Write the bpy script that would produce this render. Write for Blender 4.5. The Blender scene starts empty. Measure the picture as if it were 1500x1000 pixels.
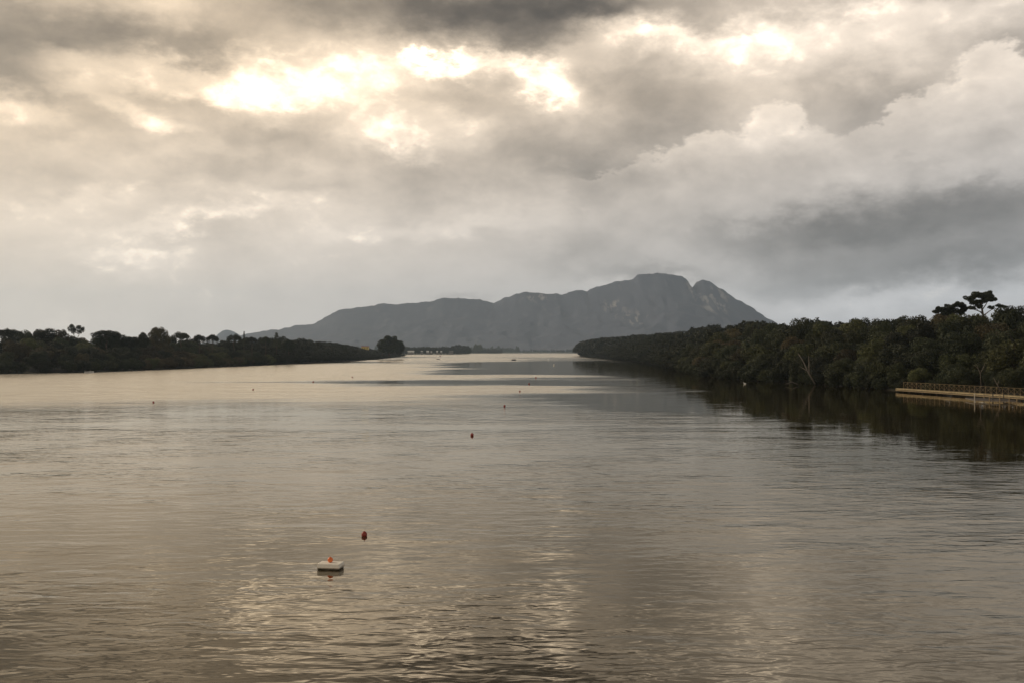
import bpy, bmesh, math, random
import numpy as np
from mathutils import Vector, Matrix, noise as mnoise

R = math.radians
rnd = random.Random(7)
nprs = np.random.RandomState(11)
scene = bpy.context.scene
COL = scene.collection
F = 1500.0          # focal length of the 1500 px wide photograph, in pixels
HZ = 514.0          # row of the horizon
CAMH = 8.0          # bridge parapet height over the lake

# ------------------------------------------------------------------ camera
cam_data = bpy.data.cameras.new("camera")
cam_data.lens = 36.0
cam_data.sensor_width = 36.0
cam_data.clip_start = 0.5
cam_data.clip_end = 40000
cam = bpy.data.objects.new("camera", cam_data)
cam.location = (0, 0, CAMH)
cam.rotation_euler = (R(90) + math.atan((HZ - 500) / F), 0, 0)
COL.objects.link(cam)
scene.camera = cam

# ------------------------------------------------------------------ colour management
scene.view_settings.view_transform = 'Standard'
scene.view_settings.look = 'None'
scene.view_settings.exposure = 0.0
scene.view_settings.gamma = 1.0
scene.view_settings.use_curve_mapping = False
scene.cycles.max_bounces = 6
scene.cycles.diffuse_bounces = 2
scene.cycles.glossy_bounces = 3
scene.cycles.transmission_bounces = 2
scene.cycles.volume_bounces = 1
scene.cycles.volume_step_rate = 4
scene.cycles.volume_max_steps = 128
scene.cycles.use_denoising = True

# ------------------------------------------------------------------ node helper
class NT:
    def __init__(s, tree):
        s.t = tree; s.n = tree.nodes; s.l = tree.links
    def new(s, typ, **kw):
        n = s.n.new(typ)
        for k, v in kw.items(): setattr(n, k, v)
        return n
    def put(s, sock, v):
        if hasattr(v, 'is_output'): s.l.new(v, sock)
        else: sock.default_value = v
    def m(s, op, a, b=None, c=None, clamp=False):
        n = s.new('ShaderNodeMath', operation=op, use_clamp=clamp)
        s.put(n.inputs[0], a)
        if b is not None: s.put(n.inputs[1], b)
        if c is not None: s.put(n.inputs[2], c)
        return n.outputs[0]
    def v(s, op, a, b=None, scale=None):
        n = s.new('ShaderNodeVectorMath', operation=op)
        s.put(n.inputs[0], a)
        if b is not None: s.put(n.inputs[1], b)
        if scale is not None: s.put(n.inputs['Scale'], scale)
        return n.outputs['Value'] if op in ('LENGTH', 'DOT_PRODUCT', 'DISTANCE') else n.outputs[0]
    def comb(s, x, y, z):
        n = s.new('ShaderNodeCombineXYZ')
        s.put(n.inputs[0], x); s.put(n.inputs[1], y); s.put(n.inputs[2], z)
        return n.outputs[0]
    def sep(s, v):
        n = s.new('ShaderNodeSeparateXYZ'); s.l.new(v, n.inputs[0]); return n.outputs
    def mapr(s, v, a, b, c, d, kind='SMOOTHSTEP'):
        n = s.new('ShaderNodeMapRange', interpolation_type=kind)
        s.put(n.inputs[0], v)
        for i, q in enumerate((a, b, c, d)): s.put(n.inputs[i + 1], q)
        return n.outputs[0]
    def noise(s, vec, scale, detail=4, rough=0.5, dist=0.0, color=False):
        n = s.new('ShaderNodeTexNoise')
        s.l.new(vec, n.inputs['Vector'])
        n.inputs['Scale'].default_value = scale; n.inputs['Detail'].default_value = detail
        n.inputs['Roughness'].default_value = rough; n.inputs['Distortion'].default_value = dist
        return n.outputs['Color'] if color else n.outputs[0]
    def tmap(s, vec, loc, rot, scale):
        n = s.new('ShaderNodeMapping', vector_type='TEXTURE')
        s.l.new(vec, n.inputs['Vector'])
        n.inputs['Location'].default_value = loc
        n.inputs['Rotation'].default_value = rot
        n.inputs['Scale'].default_value = scale
        return n.outputs[0]
    def mix(s, f, a, b):
        n = s.new('ShaderNodeMix', data_type='RGBA')
        s.put(n.inputs[0], f); s.put(n.inputs[6], a); s.put(n.inputs[7], b)
        return n.outputs[2]

# ------------------------------------------------------------------ world: Nishita sky behind a broken cloud deck
SUN_AZ, SUN_EL = R(-62), R(30)
world = bpy.data.worlds.new("World")
scene.world = world
world.use_nodes = True
w = NT(world.node_tree); w.n.clear()
out = w.new('ShaderNodeOutputWorld')
bg = w.new('ShaderNodeBackground')
bg.inputs['Strength'].default_value = 0.1
sky = w.new('ShaderNodeTexSky', sky_type='NISHITA')
sky.sun_disc = False
sky.sun_elevation = SUN_EL
sky.sun_rotation = SUN_AZ
geo = w.new('ShaderNodeTexCoord').outputs['Generated']
dirv = w.v('NORMALIZE', geo)
dx, dy, dz = w.sep(dirv)[:3]
az = w.m('ARCTAN2', dx, dy)
el = w.m('ARCSINE', dz)
# cloud space: flatten the vertical so that clouds lie in banks
cs = w.v('MULTIPLY', dirv, (1.0, 1.0, 2.1))
cs2 = w.v('MULTIPLY', dirv, (1.0, 1.0, 1.6))
warp1 = w.v('SUBTRACT', w.noise(cs, 5.0, 3, 0.5, 0, True), (0.5, 0.5, 0.5))
warp2 = w.v('SUBTRACT', w.noise(cs, 17.0, 6, 0.6, 0, True), (0.5, 0.5, 0.5))
warp3 = w.v('SUBTRACT', w.noise(cs2, 42.0, 6, 0.62, 0, True), (0.5, 0.5, 0.5))
P0 = w.comb(az, el, 0.0)
P = w.v('ADD', P0, w.v('SCALE', warp1, scale=0.07))
P = w.v('ADD', P, w.v('SCALE', warp2, scale=0.05))
P = w.v('ADD', P, w.v('SCALE', warp3, scale=0.022))
P = w.v('MULTIPLY', P, (1, 1, 0))
PC = w.v('ADD', P0, w.v('ADD', w.v('SCALE', warp1, scale=0.04), w.v('ADD', w.v('SCALE', warp2, scale=0.055), w.v('SCALE', warp3, scale=0.040))))
PC = w.v('MULTIPLY', PC, (1, 1, 0))
def ae(px, py):
    return math.atan((px - 750) / F), math.atan((HZ - py) / math.hypot(F, px - 750))
def blob(P, px, py, rx, ry, rot=0):
    a, e = ae(px, py)
    k = w.tmap(P, (a, e, 0), (0, 0, R(rot)), (rx / F, ry / F, 1))
    return w.v('LENGTH', k)
# soft patches of light and shade in the cloud deck: px, py, rx, ry, tilt, brightness
soft = [
 (60, 90, 340, 120, -6, -.24), (270, 50, 250, 60, 8, -.13), (20, 200, 200, 60, 0, -.05), (170, 0, 260, 34, 0, .05), (330, 62, 120, 30, 4, -.06),
 (520, 0, 260, 52, 0, -.18), (650, 25, 160, 50, 8, -.12), (780, 35, 200, 90, 0, -.34), (930, 0, 190, 48, 0, -.20), (1250, -12, 500, 26, 0, -.08),
 (250, 118, 290, 95, 0, .08), (130, 106, 110, 28, -6, .17), (215, 92, 90, 30, -10, .19), (335, 118, 95, 36, 0, .15), (290, 132, 90, 20, 0, .10), (490, 165, 190, 80, -25, .12),
 (560, 205, 110, 26, -24, .055), (600, 218, 70, 20, -10, .06), (12, 155, 90, 34, 0, .20), (190, 165, 120, 24, -22, .14), (60, 210, 120, 30, -10, .05),
 (730, 108, 230, 52, 0, .055), (712, 106, 130, 22, 0, .145), (640, 98, 80, 22, 0, .16), (800, 130, 110, 34, -25, .17), (870, 75, 160, 50, 25, .15), (930, 45, 130, 34, 0, .10), (1090, 55, 220, 66, -18, .07), (1220, 35, 280, 44, 0, .12), (1390, 60, 220, 54, 0, .10),
 (560, 110, 120, 60, 0, .08), (690, 190, 100, 36, 0, .10), (280, 240, 150, 24, 8, .07), (140, 290, 150, 22, 10, .05),
 (370, 225, 220, 62, 18, -.13), (430, 180, 110, 36, 10, -.06), (610, 255, 240, 42, -10, -.09), (780, 215, 170, 76, -20, -.13), (960, 165, 170, 95, -25, -.17), (900, 240, 150, 45, 0, -.08), (640, 150, 110, 34, 0, -.07),
 (1270, 150, 130, 74, 0, -.12), (1480, 68, 100, 42, 0, -.13), (110, 250, 260, 40, 0, -.05), (1020, 110, 70, 40, 0, -.05),
 (330, 322, 260, 20, 8, .07), (640, 345, 240, 22, 6, .05), (190, 370, 110, 24, 0, .06), (100, 330, 240, 50, 0, .01), (480, 290, 220, 30, 0, -.06), (250, 350, 260, 16, 4, -.03),
 (1470, 295, 300, 56, 0, -.14), (1220, 314, 300, 40, 0, -.12), (1420, 360, 400, 76, 0, -.20),
 (1150, 350, 280, 40, 0, -.09), (1350, 395, 320, 26, 0, -.08), (1050, 330, 200, 30, 0, -.05),
 (880, 372, 160, 30, 0, -.06), (968, 390, 110, 20, 0, -.13), (690, 432, 60, 12, 0, -.06), (1330, 438, 380, 22, 0, .07), (1180, 462, 300, 22, 0, .03),
]
base = w.mapr(az, -0.45, 0.45, 0.825, 0.785, 'LINEAR')
over = w.mapr(el, 0.285, 0.60, 0.0, -0.30)          # the deck thickens and darkens overhead, as the top of the picture begins to
s = w.m('ADD', w.m('ADD', base, over), w.mapr(el, 0.16, 0.0, 0.0, 0.012))
n_big = w.noise(cs, 2.6, 5, 0.55, 0.3)
n_mid = w.noise(cs2, 8.0, 7, 0.55, 0.35)
n_fine = w.noise(cs2, 30.0, 5, 0.6, 0.2)
high = w.mapr(el, 0.02, 0.20, 0.35, 1.0)
s = w.m('ADD', s, w.m('MULTIPLY', w.m('MULTIPLY', w.m('SUBTRACT', n_big, 0.5), 0.24), high))
s = w.m('ADD', s, w.m('MULTIPLY', w.m('MULTIPLY', w.m('SUBTRACT', n_mid, 0.5), 0.30), high))
s = w.m('ADD', s, w.m('MULTIPLY', w.m('MULTIPLY', w.m('SUBTRACT', n_fine, 0.5), 0.14), high))
for (px, py, rx, ry, rot, amp) in soft:
    d = blob(P, px, py, rx * 1.15, ry * 1.15, rot)
    s = w.m('ADD', s, w.mapr(d, 1.0, 0.0, 0.0, amp))
# cumulus heads: crisp lit upper rims, grey bases; each bank is a union of rounded towers (px, py, rx, ry)
banks = [
 ([(905, 285, 70, 40), (970, 268, 80, 60), (1060, 250, 78, 72), (1140, 225, 74, 80), (1215, 255, 80, 66), (1310, 285, 90, 48)], 160, 300, .905, .67, .9),
 ([(1290, 215, 46, 44), (1345, 205, 60, 62), (1400, 195, 66, 76), (1465, 175, 76, 88), (1560, 180, 90, 100)], 100, 275, .945, .70, .9),
]
pcy = w.sep(PC)[1]
def clamp_mix(f, a, b):
    mx = w.new('ShaderNodeMix', data_type='FLOAT'); w.put(mx.inputs[0], f); w.put(mx.inputs[2], a); w.put(mx.inputs[3], b)
    return mx.outputs[0]
for (circ, ptop, pbot, lit, sh, op) in banks:
    d = None
    for (px, py, rx, ry) in circ:
        q_ = blob(PC, px, py, rx, ry)
        d = q_ if d is None else w.m('SMOOTH_MIN', d, q_, 0.12)
    mask = w.mapr(d, 1.0, 0.80, 0.0, 1.0)
    e_top = (HZ - ptop) / F; e_bot = (HZ - pbot) / F
    mask = w.m('MULTIPLY', mask, w.mapr(pcy, e_bot - 0.03, e_bot + 0.055, 0.0, 1.0))
    hgt = w.m('ADD', pcy, w.m('MULTIPLY', w.m('SUBTRACT', n_mid, 0.5), 0.07))
    body = w.mapr(hgt, e_bot, e_top - 0.01, sh, lit, 'LINEAR')
    body = w.m('ADD', body, w.m('MULTIPLY', w.m('SUBTRACT', w.noise(cs2, 15.0, 7, 0.6), 0.5), 0.24))
    s = clamp_mix(w.m('MULTIPLY', mask, op), s, body)
s = w.m('ADD', w.m('MULTIPLY', w.m('SUBTRACT', s, 0.72), 1.24), 0.748)
s = w.m('MAXIMUM', s, 0.3)
s = w.m('MINIMUM', s, 1.5)
lin = w.m('POWER', s, 2.25)
glow = w.m('MAXIMUM', w.m('SUBTRACT', w.m('ADD', s, w.m('MULTIPLY', w.m('SUBTRACT', n_fine, 0.5), 0.45)), 0.94), 0.0)        # thin cloud in front of the sun burns out
glow = w.m('MINIMUM', w.m('MULTIPLY', w.m('MULTIPLY', glow, glow), 18.0), 2.4)
warmth = w.mapr(az, -0.5, 0.5, 0.72, 0.12, 'LINEAR')
warmth = w.m('ADD', warmth, w.mapr(el, 0.0, 0.24, -0.32, 0.42, 'LINEAR'))
warmth = w.m('MAXIMUM', w.m('MINIMUM', warmth, 1.0), 0.0)
tint = w.mix(warmth, (0.985, 0.985, 1.0, 1), (1.22, 0.965, 0.69, 1))
cloud = w.v('ADD', w.v('SCALE', tint, scale=w.m('MULTIPLY', lin, 10.0)), w.v('SCALE', (1.15, 0.97, 0.72), scale=w.m('MULTIPLY', glow, 10.0)))
w.put(bg.inputs['Color'], w.mix(0.97, sky.outputs[0], cloud))
w.l.new(bg.outputs[0], out.inputs['Surface'])

# ------------------------------------------------------------------ sun, veiled by the cloud
sd = bpy.data.lights.new("sun", 'SUN')
sd.energy = 1.5
sd.angle = R(12)
sd.color = (1.0, 0.86, 0.66)
sun = bpy.data.objects.new("sun", sd)
sv = Vector((math.sin(SUN_AZ) * math.cos(SUN_EL), math.cos(SUN_AZ) * math.cos(SUN_EL), math.sin(SUN_EL)))
sun.rotation_euler = sv.to_track_quat('Z', 'Y').to_euler()
sun.location = (-100, 60, 120)
COL.objects.link(sun)

# ------------------------------------------------------------------ object helpers
def tag(o, label=None, cat=None, group=None, kind=None):
    if label: o['label'] = label
    if cat: o['category'] = cat
    if group: o['group'] = group
    if kind: o['kind'] = kind
    return o
def link(name, data, parent=None, loc=None):
    o = bpy.data.objects.new(name, data)
    COL.objects.link(o)
    if parent: o.parent = parent
    if loc is not None: o.location = loc
    return o
def empty(name, loc, rz=0):
    o = link(name, None, None, loc); o.rotation_euler = (0, 0, rz); o.empty_display_size = 0.3
    return o
def mesh_from(name, verts, faces, mats=(), smooth=False):
    me = bpy.data.meshes.new(name)
    me.from_pydata([tuple(v) for v in verts], [], [tuple(f) for f in faces])
    for m_ in mats: me.materials.append(m_)
    if smooth: me.polygons.foreach_set('use_smooth', [True] * len(me.polygons))
    me.update()
    return me
class MB:
    """small mesh builder"""
    def __init__(s): s.v = []; s.f = []
    def box(s, c, size, rz=0, rx=0, ry=0, bev=0):
        M = Matrix.Translation(c) @ Matrix.Rotation(rz, 4, 'Z') @ Matrix.Rotation(ry, 4, 'Y') @ Matrix.Rotation(rx, 4, 'X')
        b = bmesh.new(); bmesh.ops.create_cube(b, size=1)
        for v_ in b.verts: v_.co = Vector((v_.co.x * size[0], v_.co.y * size[1], v_.co.z * size[2]))
        if bev: bmesh.ops.bevel(b, geom=b.edges[:] , offset=bev, segments=2, affect='EDGES', profile=0.6)
        s.add(b, M)
        return s
    def add(s, b, M=Matrix()):
        b.verts.ensure_lookup_table(); n = len(s.v)
        for v_ in b.verts: s.v.append(tuple(M @ v_.co))
        for f_ in b.faces: s.f.append([n + q.index for q in f_.verts])
        b.free()
    def sphere(s, c, r, seg=16, rings=10, sz=1):
        b = bmesh.new(); bmesh.ops.create_uvsphere(b, u_segments=seg, v_segments=rings, radius=1)
        s.add(b, Matrix.Translation(c) @ Matrix.Diagonal((r, r, r * sz, 1)))
        return s
    def tube(s, pts, radii, seg=6):
        pts = [Vector(p) for p in pts]; n0 = len(s.v)
        for i, p in enumerate(pts):
            a = pts[max(i - 1, 0)]; b_ = pts[min(i + 1, len(pts) - 1)]
            t = (b_ - a).normalized()
            u = t.orthogonal().normalized(); w_ = t.cross(u)
            for k in range(seg):
                an = 2 * math.pi * k / seg
                s.v.append(tuple(p + (u * math.cos(an) + w_ * math.sin(an)) * radii[i]))
        for i in range(len(pts) - 1):
            for k in range(seg):
                a = n0 + i * seg + k; b_ = n0 + i * seg + (k + 1) % seg
                s.f.append([a, b_, b_ + seg, a + seg])
        s.f.append([n0 + k for k in range(seg)][::-1])
        s.f.append([n0 + (len(pts) - 1) * seg + k for k in range(seg)])
        return s
    def beam(s, a, b_, wdt, hgt):
        a = Vector(a); b_ = Vector(b_); d = b_ - a
        q = d.to_track_quat('Y', 'Z').to_matrix().to_4x4()
        bb = bmesh.new(); bmesh.ops.create_cube(bb, size=1)
        for v_ in bb.verts: v_.co = Vector((v_.co.x * wdt, v_.co.y * d.length, v_.co.z * hgt))
        s.add(bb, Matrix.Translation((a + b_) / 2) @ q)
        return s
    def build(s, name, m_, parent=None, loc=None, smooth=False):
        return link(name, mesh_from(name, s.v, s.f, [m_], smooth), parent, loc)

# ------------------------------------------------------------------ materials
def mat(name):
    m_ = bpy.data.materials.new(name); m_.use_nodes = True
    t = NT(m_.node_tree); t.n.clear()
    o = t.new('ShaderNodeOutputMaterial'); p = t.new('ShaderNodeBsdfPrincipled')
    t.l.new(p.outputs[0], o.inputs[0])
    return m_, t, p, o
def simple(name, c1, c2, scale=6, rough=0.7, bump=0.0, stretch=(1, 1, 1)):
    m_, t, p, o = mat(name)
    tc = t.new('ShaderNodeTexCoord').outputs['Object']
    v_ = t.v('MULTIPLY', tc, stretch)
    n = t.noise(v_, scale, 5, 0.6)
    t.put(p.inputs['Base Color'], t.mix(t.mapr(n, 0.3, 0.7, 0, 1), (*c1, 1), (*c2, 1)))
    p.inputs['Roughness'].default_value = rough
    if bump:
        b = t.new('ShaderNodeBump'); b.inputs['Distance'].default_value = bump
        t.put(b.inputs['Height'], n); t.l.new(b.outputs[0], p.inputs['Normal'])
    return m_
def foliage(name, c1, c2, c3):
    m_, t, p, o = mat(name)
    tc = t.new('ShaderNodeTexCoord').outputs['Object']
    oi = t.new('ShaderNodeObjectInfo').outputs['Random']
    ofs = t.comb(t.m('MULTIPLY', oi, 50.0), t.m('MULTIPLY', oi, 31.0), 0.0)
    n = t.noise(t.v('ADD', tc, ofs), 0.55, 3, 0.6)
    n2 = t.noise(tc, 2.6, 2, 0.6)
    a = t.mix(t.mapr(n, 0.35, 0.65, 0, 1), (*c1, 1), (*c2, 1))
    b = t.mix(t.m('MULTIPLY', t.mapr(n2, 0.5, 0.75, 0, 1), 0.7), a, (*c3, 1))
    hue = t.new('ShaderNodeHueSaturation')
    t.put(hue.inputs['Value'], t.mapr(oi, 0, 1, 0.45, 1.45, 'LINEAR'))
    t.put(hue.inputs['Hue'], t.mapr(t.m('FRACT', t.m('MULTIPLY', oi, 7.3)), 0, 1, 0.485, 0.512, 'LINEAR'))
    t.put(hue.inputs['Color'], b)
    t.l.new(hue.outputs[0], p.inputs['Base Color'])
    p.inputs['Roughness'].default_value = 0.65
    p.inputs['Specular IOR Level'].default_value = 0.25
    return m_
M_DARK = foliage('foliage_dark', (0.024, 0.032, 0.014), (0.036, 0.042, 0.018), (0.052, 0.056, 0.022))
M_OLIVE = foliage('foliage_olive', (0.042, 0.052, 0.018), (0.068, 0.075, 0.026), (0.120, 0.122, 0.042))
M_BROWN = foliage('foliage_brown', (0.050, 0.042, 0.020), (0.078, 0.064, 0.030), (0.130, 0.112, 0.050))
M_PINE = foliage('foliage_pine', (0.022, 0.030, 0.016), (0.032, 0.038, 0.019), (0.044, 0.048, 0.022))
M_BARK = simple('bark', (0.06, 0.045, 0.032), (0.11, 0.085, 0.06), 3, 0.9, 0.03, (1, 1, 0.3))
M_PALEBARK = simple('pale_bark', (0.13, 0.115, 0.095), (0.22, 0.19, 0.16), 4, 0.85, 0.02, (1, 1, 0.3))
M_EARTH = simple('earth', (0.018, 0.017, 0.010), (0.035, 0.032, 0.018), 0.15, 0.95, 0.1)
M_DECK = simple('deck_wood', (0.24, 0.185, 0.10), (0.42, 0.34, 0.19), 2.0, 0.7, 0.01, (1, 1, 1))
M_RAIL = simple('rail_wood', (0.22, 0.16, 0.09), (0.34, 0.26, 0.15), 5, 0.8, 0.01)
M_POST = simple('weathered_post', (0.38, 0.34, 0.28), (0.52, 0.48, 0.40), 5, 0.85, 0.01)
M_FLOATSHADE = simple('painted_float_shade', (0.035, 0.032, 0.02), (0.09, 0.075, 0.05), 12, 0.8, 0.004)  # dark tone standing in for shade and reflection low on the float
M_PILE = simple('wet_pile', (0.03, 0.025, 0.02), (0.07, 0.055, 0.04), 5, 0.6, 0.01)
M_FOAMBOX = simple('float_foam', (0.84, 0.79, 0.68), (0.90, 0.87, 0.79), 14, 0.75, 0.006)
M_RED = simple('buoy_red', (0.22, 0.025, 0.015), (0.30, 0.04, 0.025), 9, 0.45, 0.002)
M_ORANGE = simple('buoy_orange', (0.72, 0.14, 0.03), (0.85, 0.22, 0.05), 9, 0.4, 0.002)
M_WHITE = simple('white_paint', (0.72, 0.72, 0.70), (0.82, 0.82, 0.80), 3, 0.6)
M_YELLOW = simple('yellow_render', (0.66, 0.52, 0.14), (0.76, 0.62, 0.20), 0.8, 0.85)
M_ROOF = simple('roof_tile', (0.20, 0.085, 0.05), (0.30, 0.14, 0.08), 1.5, 0.9)
M_GREYROOF = simple('grey_roof', (0.16, 0.15, 0.14), (0.24, 0.23, 0.21), 1.5, 0.9)
M_GLASS = simple('window_dark', (0.02, 0.022, 0.025), (0.03, 0.032, 0.035), 2, 0.15)
M_HULL = simple('dark_hull', (0.02, 0.022, 0.026), (0.04, 0.04, 0.045), 3, 0.4)
M_CLOTH = simple('dark_jacket', (0.03, 0.03, 0.04), (0.05, 0.05, 0.06), 8, 0.9)
M_SKIN = simple('skin', (0.42, 0.27, 0.19), (0.48, 0.31, 0.22), 8, 0.6)
M_FOAM = simple('wake_foam', (0.7, 0.7, 0.68), (0.85, 0.85, 0.83), 1.0, 0.9)
M_ROPE = simple('rope', (0.25, 0.2, 0.13), (0.35, 0.28, 0.2), 20, 0.9)
M_PLAIN = simple('far_plain', (0.06, 0.07, 0.035), (0.10, 0.10, 0.05), 0.004, 0.95)

# ------------------------------------------------------------------ water
def make_water():
    m_, t, p, o = mat('lake_water')
    pos = t.new('ShaderNodeNewGeometry').outputs['Position']
    p2 = t.v('MULTIPLY', pos, (1, 1, 0))
    # breeze patches: 1 = ruffled, 0 = calm
    wv = t.v('SCALE', t.v('SUBTRACT', t.noise(t.v('MULTIPLY', p2, (0.35, 1, 1)), 0.018, 4, 0.55, 0, True), (0.5, 0.5, 0.5)), scale=70.0)
    q = t.v('MULTIPLY', t.v('ADD', p2, wv), (1, 1, 0))
    n1 = t.noise(t.v('MULTIPLY', p2, (0.45, 1.0, 1)), 0.022, 5, 0.6, 0.6)
    r = t.mapr(n1, 0.40, 0.60, 0.15, 0.65)
    # placed patches (x, y, rx, ry, tilt, amount)
    patches = [(30, 560, 75, 230, 0, -1.2), (60, 330, 30, 70, 0, -0.9), (62, 190, 60, 75, -5, -1.6), (75, 250, 40, 60, 0, -1.2), (82, 122, 52, 62, 12, -1.0),
               (15, 212, 75, 22, 4, 1.2), (-110, 300, 90, 150, 0, 0.7), (-90, 480, 80, 200, 0, 0.8), (-40, 330, 80, 22, 0, 0.7),
               (-20, 270, 90, 18, 0, -0.6), (-60, 1000, 80, 300, 0, 0.5), (-40, 180, 90, 40, 0, 0.35), (20, 2600, 400, 1300, 0, 0.8)]
    for (x, y, rx, ry, rot, am) in patches:
        k = t.tmap(q, (x, y, 0), (0, 0, R(rot)), (rx, ry, 1))
        r = t.m('ADD', r, t.mapr(t.v('LENGTH', k), 1.25, 0.6, 0.0, am))
    r = t.m('MINIMUM', t.m('MAXIMUM', r, 0.0), 1.0)
    # wave heights in metres
    a1 = t.noise(t.v('MULTIPLY', p2, (0.5, 1.0, 1)), 0.42, 2, 0.45, 0.5)
    a2 = t.noise(t.v('MULTIPLY', p2, (0.52, 1.15, 1)), 1.4, 2, 0.5, 0.6)
    a3 = t.noise(t.v('MULTIPLY', p2, (0.45, 1.2, 1)), 4.0, 1, 0.5, 0.3)
    lump = t.mapr(t.noise(p2, 0.11, 3, 0.5), 0.35, 0.65, 0.55, 1.15)
    amp = t.m('MULTIPLY', t.mapr(r, 0, 1, 0.10, 1.0, 'LINEAR'), lump)
    h = t.m('ADD', t.m('MULTIPLY', a1, 0.10), t.m('MULTIPLY', a2, 0.056))
    h = t.m('ADD', h, t.m('MULTIPLY', a3, 0.006))
    h = t.m('MULTIPLY', h, amp)
    b = t.new('ShaderNodeBump'); b.inputs['Distance'].default_value = 1.0; b.inputs['Strength'].default_value = 1.0
    t.put(b.inputs['Height'], h)
    t.n.remove(p)
    still = t.mapr(t.v('LENGTH', t.tmap(q, (10, 10, 0), (0, 0, 0), (190, 160, 1))), 1.3, 0.6, 0.0, 1.0)   # sheltered water near the bridge: glossy wavelets
    ro = t.m('MULTIPLY', t.mapr(r, 0.25, 1, 0.02, 0.27, 'LINEAR'), t.mapr(still, 0, 1, 1.0, 0.10, 'LINEAR'))
    gl = t.new('ShaderNodeBsdfAnisotropic', distribution='MULTI_GGX')
    gl.inputs['Color'].default_value = (1.0, 0.95, 0.85, 1)
    t.put(gl.inputs['Roughness'], ro)
    t.l.new(b.outputs[0], gl.inputs['Normal'])
    df = t.new('ShaderNodeBsdfDiffuse'); df.inputs['Color'].default_value = (0.022, 0.017, 0.007, 1)
    fr = t.new('ShaderNodeFresnel'); fr.inputs['IOR'].default_value = 1.42
    t.l.new(b.outputs[0], fr.inputs['Normal'])
    ms = t.new('ShaderNodeMixShader')
    t.l.new(fr.outputs[0], ms.inputs[0]); t.l.new(df.outputs[0], ms.inputs[1]); t.l.new(gl.outputs[0], ms.inputs[2])
    t.l.new(ms.outputs[0], o.inputs[0])
    xs = [-2600, -900, -300, -100, 0, 100, 300, 900, 2600]; ys = [-200, 0, 50, 200, 600, 1500, 3000, 5700]
    V = [(x, y, 0) for y in ys for x in xs]
    Fc = [(j * 9 + i, j * 9 + i + 1, j * 9 + i + 10, j * 9 + i + 9) for j in range(len(ys) - 1) for i in range(8)]
    tag(link('water', mesh_from('water', V, Fc, [m_])), 'calm brown grey lake water with ripples and cloud reflections', None, None, 'structure')
make_water()

# ground under everything
tag(MB().build('lake_bed', M_EARTH), None, None, None, 'structure') if False else None
V = [(-9000, -250, -0.9), (9000, -250, -0.9), (9000, 9500, -0.9), (-9000, 9500, -0.9)]
tag(link('ground', mesh_from('ground', V, [(0, 1, 2, 3)], [M_EARTH])), 'dark ground sheet under the lake and banks', None, None, 'structure')
V = []; Fc = []
xs = np.linspace(-8800, 8800, 60); ys = [5350, 5420, 5600, 6000, 7000, 9300]; zs = [-0.5, 1.0, 2, 4, 6, 6]
for j, y in enumerate(ys):
    for x in xs: V.append((x, y + (60 * math.sin(x * 0.004) if j < 3 else 0), zs[j]))
for j in range(5):
    for i in range(59): Fc.append((j * 60 + i, j * 60 + i + 1, j * 60 + 61 + i, j * 60 + 60 + i))
tag(link('far_plain', mesh_from('far_plain', V, Fc, [M_PLAIN])), 'flat green plain at the foot of the mountain', None, None, 'structure')

# ------------------------------------------------------------------ mountain
def interp(tab, x): return float(np.interp(x, [a for a, b in tab], [b for a, b in tab]))
ridge = [(250, 512), (330, 494), (370, 488), (420, 480), (445, 477), (465, 472), (480, 463), (495, 456), (520, 451), (545, 447), (600, 445),
         (630, 442), (640, 439), (650, 436), (670, 437), (690, 439), (715, 441), (724, 443), (735, 439), (748, 436), (756, 431), (770, 429), (790, 429), (800, 432),
         (822, 431), (840, 427), (850, 426), (860, 427), (872, 421), (890, 418), (902, 414), (912, 412), (926, 409), (934, 403), (948, 401.5), (965, 401),
         (985, 402), (1000, 405), (1007, 411), (1014, 423), (1020, 413), (1030, 411), (1040, 414), (1050, 420), (1062, 427), (1075, 435), (1100, 451), (1120, 464),
         (1140, 476), (1160, 487), (1200, 503), (1260, 510), (1400, 513)]
def fbm(x, y, z=0, o=5): return mnoise.fractal(Vector((x, y, z)), 1.0, 2.1, o)
def mountain_mat():
    m_, t, p, o = mat('mountain_side')
    g = t.new('ShaderNodeNewGeometry'); pos = g.outputs['Position']
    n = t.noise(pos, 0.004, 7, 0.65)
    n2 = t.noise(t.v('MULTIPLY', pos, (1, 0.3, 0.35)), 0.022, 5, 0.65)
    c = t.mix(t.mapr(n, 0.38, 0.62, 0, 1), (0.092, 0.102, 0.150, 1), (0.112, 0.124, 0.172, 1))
    # bare limestone showing on two faces and thinly elsewhere
    rock = t.mapr(n2, 0.56, 0.70, 0, 0.12)
    for (px, py, rx, rz) in [(1022, 425, 110, 90), (1055, 430, 130, 60), (1040, 450, 120, 70), (895, 452, 80, 90), (920, 470, 90, 60), (790, 436, 120, 40)]:
        X = (px - 750) / F * 6900; Z = 8 + (HZ - py) / F * 6900
        k = t.v('MULTIPLY', t.v('SUBTRACT', pos, (X, 0, Z)), (1 / rx, 0, 1 / rz))
        rock = t.m('ADD', rock, t.m('MULTIPLY', t.mapr(t.v('LENGTH', k), 1.2, 0.2, 0, 1), t.mapr(n2, 0.50, 0.60, 0, 0.9)))
    t.put(p.inputs['Base Color'], t.mix(t.m('MINIMUM', rock, 1.0), c, (0.42, 0.41, 0.40, 1)))
    p.inputs['Roughness'].default_value = 0.95
    return m_
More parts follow.
